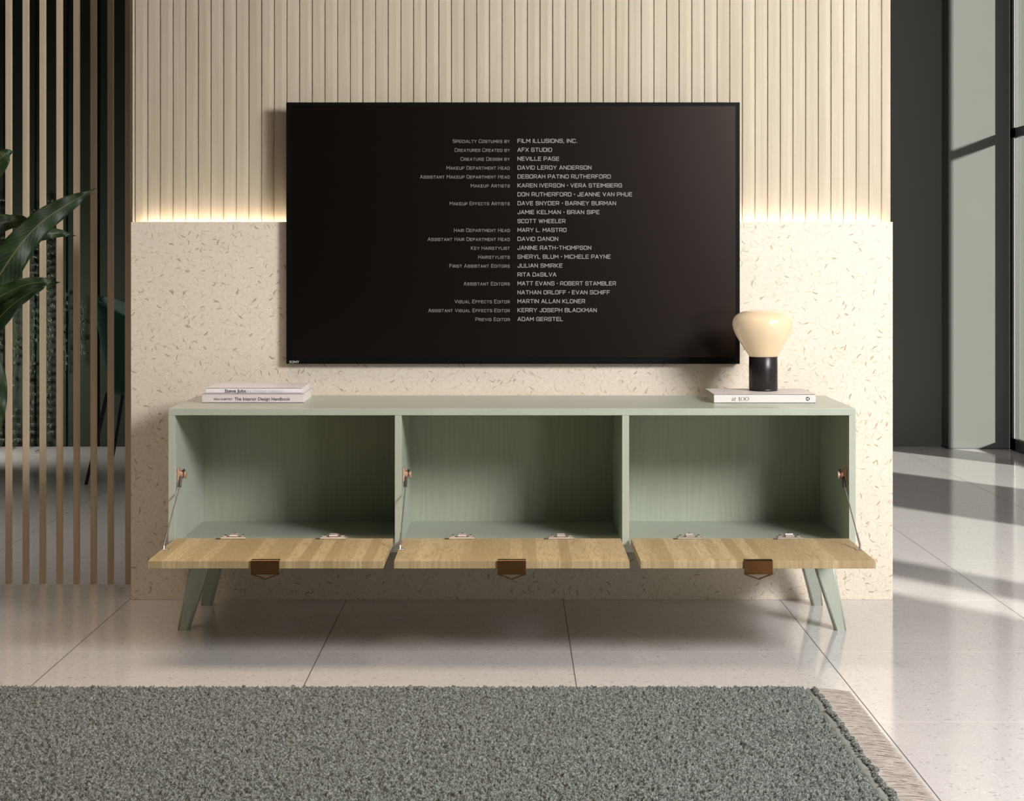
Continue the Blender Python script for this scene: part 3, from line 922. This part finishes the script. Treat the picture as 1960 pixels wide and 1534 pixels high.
for sx, sy in ((-1, -1), (-1, 1), (1, -1), (1, 1)):
    tube('leg', [(chx + sx * 0.20, chy + sy * 0.13, 0.44), (chx + sx * 0.225, chy + sy * 0.155, 0.40), (chx + sx * 0.305, chy + sy * 0.222, 0.0)], [0.010, 0.010, 0.007], M['blackmetal'], ch, 10)

# ------------------------------------------------------------------ hanging vines on the far wall
def vine(x_, top, bot, dens, seed, spread):
    rnd = random.Random(seed)
    bm = bmesh.new()
    pts = []; n_ = int((top - bot) / 0.04)
    xx = x_
    yy = FARD - 0.035
    for i in range(n_ + 1):
        xx = x_ + (xx - x_) * 0.85 + rnd.uniform(-0.006, 0.006)
        pts.append((xx, yy + rnd.uniform(-0.006, 0.006), top - (top - bot) * i / n_))
    if bot < 0.02:
        for k in range(5):
            pts.append((pts[-1][0] + rnd.uniform(-0.005, 0.008), pts[-1][1] - rnd.uniform(0.02, 0.06), 0.006))
    add_tube(bm, pts, 0.0022, 5)
    for i in range(int(n_ * dens)):
        p = Vector(pts[rnd.randrange(n_)])
        p.x += rnd.uniform(-spread, spread); p.y -= rnd.uniform(0.003, 0.02)
        L, W = rnd.uniform(0.018, 0.032), rnd.uniform(0.006, 0.011)
        a = rnd.uniform(-2.6, -0.5)
        d = Vector((math.cos(a), rnd.uniform(-0.4, 0.2), math.sin(a))).normalized(); s_ = d.cross(Vector((0, 1, 0))).normalized() * W; up_ = Vector((0, -0.003, 0))
        vv = [bm.verts.new(c) for c in (p, p + d * L * 0.45 + s_, p + d * L, p + d * L * 0.45 - s_, p + d * L * 0.5 + up_)]
        for t in ((0, 1, 4), (1, 2, 4), (2, 3, 4), (3, 0, 4)): bm.faces.new([vv[q_] for q_ in t])
        bm.faces.new([vv[q_] for q_ in (3, 2, 1, 0)])
    return from_bm('hanging_vine', bm, M['vine'], origin=(x_, FARD - 0.035, 0))
place = {'dense': ['leftmost of the three dense vines', 'middle of the three dense vines', 'rightmost of the three dense vines'],
         'thin': ['leftmost of the three thin vines', 'middle of the three thin vines', 'rightmost of the three thin vines']}
for k, (px, ty, by, dn, sp) in enumerate(((2, 380, 850, 6.0, 0.020), (33, 500, 858, 2.4, 0.014), (64, 400, 858, 6.5, 0.020),
                                          (97, 380, 858, 7.0, 0.022), (129, 560, 720, 2.2, 0.012), (161, 570, 700, 1.8, 0.010))):
    pt, pb = P(px, ty, FARD), P(px, by, FARD)
    vo = vine(pt.x, min(2.2, pt.z), max(pb.z, 0.008) if by < 800 else 0.008, dn, 20 + k, sp)
    kind = 'dense' if dn > 4 else 'thin'
    tag(vo, kind + ' leafy dark vine on the far wall, ' + place[kind].pop(0), 'vine', kind + ' vines on the far wall')

# ------------------------------------------------------------------ large potted plant at the left edge
plx, ply = -1.78, 4.36
pl = empty('potted_plant', (plx, ply, 0), 'large leafy plant with long glossy dark green leaves reaching in at the left edge', 'plant')
lathe('pot', [(0, 0.0), (0.13, 0.0), (0.14, 0.01), (0.175, 0.30), (0.178, 0.31), (0.165, 0.31), (0.160, 0.28), (0, 0.28)], plx, ply, M['pot'], pl, 40)
lathe('soil', [(0, 0.285), (0.161, 0.285), (0.161, 0.281), (0, 0.281)], plx, ply, M['soil'], pl, 30)
def leafmesh(name, pts, fold=0.25, wav=0.004, tilt=0.0, seed=0):
    """pts: (px, py, depth, half-width px) along the midrib, tip first"""
    rnd = random.Random(seed)
    ctr = [(p[0], p[1], p[2], p[3]) for p in pts]
    fine = []
    k = 6
    for i in range(len(ctr) - 1):
        p0, p1, p2, p3 = ctr[max(i - 1, 0)], ctr[i], ctr[i + 1], ctr[min(i + 2, len(ctr) - 1)]
        for j in range(k):
            t = j / k
            fine.append([0.5 * ((2 * p1[a]) + (-p0[a] + p2[a]) * t + (2 * p0[a] - 5 * p1[a] + 4 * p2[a] - p3[a]) * t * t + (-p0[a] + 3 * p1[a] - 3 * p2[a] + p3[a]) * t ** 3) for a in range(4)])
    fine.append(list(ctr[-1]))
    P3 = [P(f[0], f[1], f[2]) for f in fine]
    W = [max(f[3], 0.15) * f[2] / F for f in fine]
    bm = bmesh.new(); uvl = bm.loops.layers.uv.new('UVMap')
    nc_ = 8
    rows = []
    ph = rnd.uniform(0, 6)
    for i, p in enumerate(P3):
        d = (P3[min(i + 1, len(P3) - 1)] - P3[max(i - 1, 0)]).normalized()
        view = Vector((math.sin(tilt), 1, 0)).normalized()
        s_ = d.cross(view).normalized()
        nrm = s_.cross(d).normalized()
        row = []
        for j in range(nc_ + 1):
            t = -1 + 2 * j / nc_
            off = s_ * (t * W[i]) + nrm * (abs(t) * W[i] * fold + wav * abs(t) * math.sin(i * 0.8 + ph + (2 if t > 0 else 0)))
            row.append((bm.verts.new(p + off), i / len(P3), (t + 1) / 2))
        rows.append(row)
    for a, b in zip(rows, rows[1:]):
        for j in range(nc_):
            q4 = (a[j], a[j + 1], b[j + 1], b[j])
            f = bm.faces.new([v_[0] for v_ in q4])
            for lp, v_ in zip(f.loops, q4): lp[uvl].uv = (v_[1], v_[2])
    me = bpy.data.meshes.new(name); bm.to_mesh(me); bm.free()
    o = finish(name, me, M['leaf'], pl, smooth=True)
    md = o.modifiers.new('t', 'SOLIDIFY'); md.thickness = 0.0008
    return P3[-1]
leaves = [
 [(185, 360, 4.46, 0), (165, 371, 4.45, 5), (145, 382, 4.44, 12), (112, 402, 4.42, 19), (80, 425, 4.40, 23), (50, 455, 4.38, 26), (22, 492, 4.36, 31), (-8, 540, 4.35, 33), (-50, 620, 4.34, 24), (-90, 700, 4.35, 4)],
 [(26, 290, 4.36, 0), (14, 293, 4.35, 9), (0, 304, 4.34, 20), (-35, 335, 4.34, 30), (-80, 400, 4.35, 24), (-120, 500, 4.35, 3)],
 [(57, 427, 4.50, 0), (42, 421, 4.50, 9), (20, 424, 4.49, 14), (-10, 432, 4.47, 20), (-60, 470, 4.45, 22), (-110, 560, 4.42, 4)],
 [(146, 452, 4.56, 0), (134, 450, 4.55, 3), (118, 447, 4.54, 7), (95, 447, 4.52, 11), (68, 452, 4.50, 13), (30, 470, 4.48, 17), (-20, 505, 4.46, 20), (-80, 600, 4.43, 4)],
 [(115, 541, 4.32, 0), (100, 541, 4.32, 5), (80, 540, 4.31, 9), (50, 545, 4.30, 13), (15, 560, 4.30, 17), (-20, 585, 4.30, 20), (-70, 660, 4.32, 14), (-100, 720, 4.34, 3)],
 [(87, 549, 4.27, 0), (65, 557, 4.27, 8), (38, 573, 4.27, 11), (10, 597, 4.27, 16), (-18, 630, 4.28, 20), (-60, 690, 4.30, 14), (-95, 760, 4.33, 3)],
 [(-1, 832, 4.25, 0), (2, 800, 4.25, 6), (0, 765, 4.25, 13), (-6, 725, 4.25, 17), (-22, 690, 4.26, 18), (-60, 660, 4.28, 12), (-100, 680, 4.32, 3)],
 [(-60, 180, 4.40, 0), (-75, 230, 4.40, 14), (-95, 300, 4.39, 24), (-115, 400, 4.38, 24), (-130, 500, 4.37, 4)],
 [(-300, 330, 4.30, 0), (-260, 350, 4.30, 18), (-215, 400, 4.32, 26), (-180, 480, 4.34, 24), (-160, 560, 4.35, 4)],
 [(-330, 560, 4.50, 0), (-290, 560, 4.48, 16), (-240, 590, 4.45, 24), (-200, 650, 4.42, 20), (-180, 720, 4.38, 4)],
]
for k, lf in enumerate(leaves):
    e = leafmesh('leaf', lf, 0.22 if k != 0 else 0.12, 0.004, 0.3 * ((k % 3) - 1), k)
    tube('stalk', [e, e.lerp(Vector((plx, ply, 0.45)), 0.5) + Vector((0.02, 0, 0.03)), (plx + 0.01 * (k - 4), ply, 0.283)], [0.0045, 0.006, 0.008], M['stem'], pl, 8)

# ------------------------------------------------------------------ rug
RX0, RX1, RY0, RY1 = -2.10, 0.672, 2.35, 3.768
rug = empty('area_rug', (-0.7, 3.05, 0), 'grey green shaggy rug with a curled edge and beige fringe along its short side', 'rug')
def pilegrid(x0, x1, y0, y1, step, amp):
    nx, ny = int((x1 - x0) / step), int((y1 - y0) / step)
    X, Y = np.meshgrid(np.linspace(x0, x1, nx), np.linspace(y0, y1, ny), indexing='ij')
    rs = np.random.RandomState(3)
    a = rs.rand(nx, ny)
    def blur(q): return (q + np.roll(q, 1, 0) + np.roll(q, -1, 0) + np.roll(q, 1, 1) + np.roll(q, -1, 1)) / 5
    f = 0.45 * a + 0.55 * blur(a) * 2
    f = (f - f.mean()) / f.std()
    b = blur(blur(blur(rs.rand(nx, ny)))); b = (b - b.mean()) / b.std()
    Z = 0.0125 + amp * np.clip(f * 0.95 + b * 0.30, -2, 2)
    jx_ = (rs.rand(nx, ny) - 0.5) * step * 0.9; jy_ = (rs.rand(nx, ny) - 0.5) * step * 0.9
    jx_[0] = jx_[-1] = 0; jy_[:, 0] = jy_[:, -1] = (rs.rand(nx) - 0.5)[:, None][:, 0] * 0.003
    X = X + jx_; Y = Y + jy_
    edge = np.minimum(np.minimum(X - x0, x1 - X), np.minimum(Y - y0, y1 - Y))
    Z = np.where(edge < step * 0.6, 0.0005, Z)
    Z = np.where(Y > y1 - 0.012, 0.0115 + (Z - 0.0125) * 0.5, Z) * np.where(edge < step * 0.6, 0.05, 1.0)
    co = np.stack([X, Y, Z], -1).reshape(-1, 3)
    idx = np.arange(nx * ny).reshape(nx, ny)
    q_ = np.stack([idx[:-1, :-1], idx[1:, :-1], idx[1:, 1:], idx[:-1, 1:]], -1).reshape(-1, 4)
    me = bpy.data.meshes.new('pile')
    me.vertices.add(len(co)); me.vertices.foreach_set('co', co.ravel())
    me.loops.add(q_.size); me.loops.foreach_set('vertex_index', q_.ravel())
    me.polygons.add(len(q_)); me.polygons.foreach_set('loop_start', np.arange(0, q_.size, 4))
    me.update(calc_edges=True); me.validate()
    return me
o = finish('pile', pilegrid(RX0, RX1, RY0, RY1, 0.0024, 0.0040), M['pile'], rug)
# woven selvedge, curled knots, fringe
bm = bmesh.new()
ny = 420; rows = []
for j in range(ny + 1):
    yy = RY0 + (RY1 - RY0) * j / ny
    wv_ = math.sin(yy * 95 + 2.5 * math.sin(yy * 17)) * 0.0030
    row = []
    for i, (xx, zz) in enumerate(((0.6735, 0.001), (0.6745, 0.0050), (0.682, 0.0080 + wv_), (0.690, 0.0075 - wv_ * 0.6), (0.696, 0.0045), (0.698, 0.001))):
        row.append(bm.verts.new((xx + 0.0012 * math.sin(yy * 95 + i), yy, zz)))
    rows.append(row)
for a, b in zip(rows, rows[1:]):
    for i in range(5): bm.faces.new((a[i], a[i + 1], b[i + 1], b[i]))
from_bm('selvedge', bm, M['selvedge'], rug, smooth=True)
bm = bmesh.new()
yy = RY0
rnd = random.Random(5)
while yy < RY1:
    s_ = rnd.uniform(0.003, 0.0062)
    bmesh.ops.create_icosphere(bm, subdivisions=2, radius=s_, matrix=Matrix.Translation((0.6965 + rnd.uniform(-0.004, 0.0055) + 0.003 * math.sin(yy * 40), yy, rnd.uniform(0.004, 0.012))) @ Matrix.Diagonal((1.0, 1.0, 0.8, 1)))
    yy += s_ * 0.55
for v_ in bm.verts: v_.co += Vector((rnd.uniform(-1, 1), rnd.uniform(-1, 1), rnd.uniform(-1, 1))) * 0.0009
o = from_bm('curled_edge', bm, M['pile'], rug)
bm = bmesh.new()
nfr = 5200
for k in range(nfr):
    yb_ = RY0 + (RY1 - RY0) * (k + rnd.random()) / nfr
    L = rnd.uniform(0.062, 0.083)
    dy = rnd.gauss(0, 0.006)
    z0_ = rnd.uniform(0.001, 0.007)
    pts = [(0.698, yb_, z0_ + 0.001), (0.698 + L * 0.35, yb_ + dy * 0.3, z0_ + rnd.uniform(0, 0.002)), (0.698 + L * 0.7, yb_ + dy * 0.8 + rnd.gauss(0, 0.001), z0_ * 0.6 + 0.001), (0.698 + L, yb_ + dy, 0.001)]
    add_tube(bm, pts, [0.0007, 0.0006, 0.0005, 0.0003], 3, cap=False)
fo = from_bm('fringe', bm, M['yarn'], rug)
fo['kind'] = 'stuff'
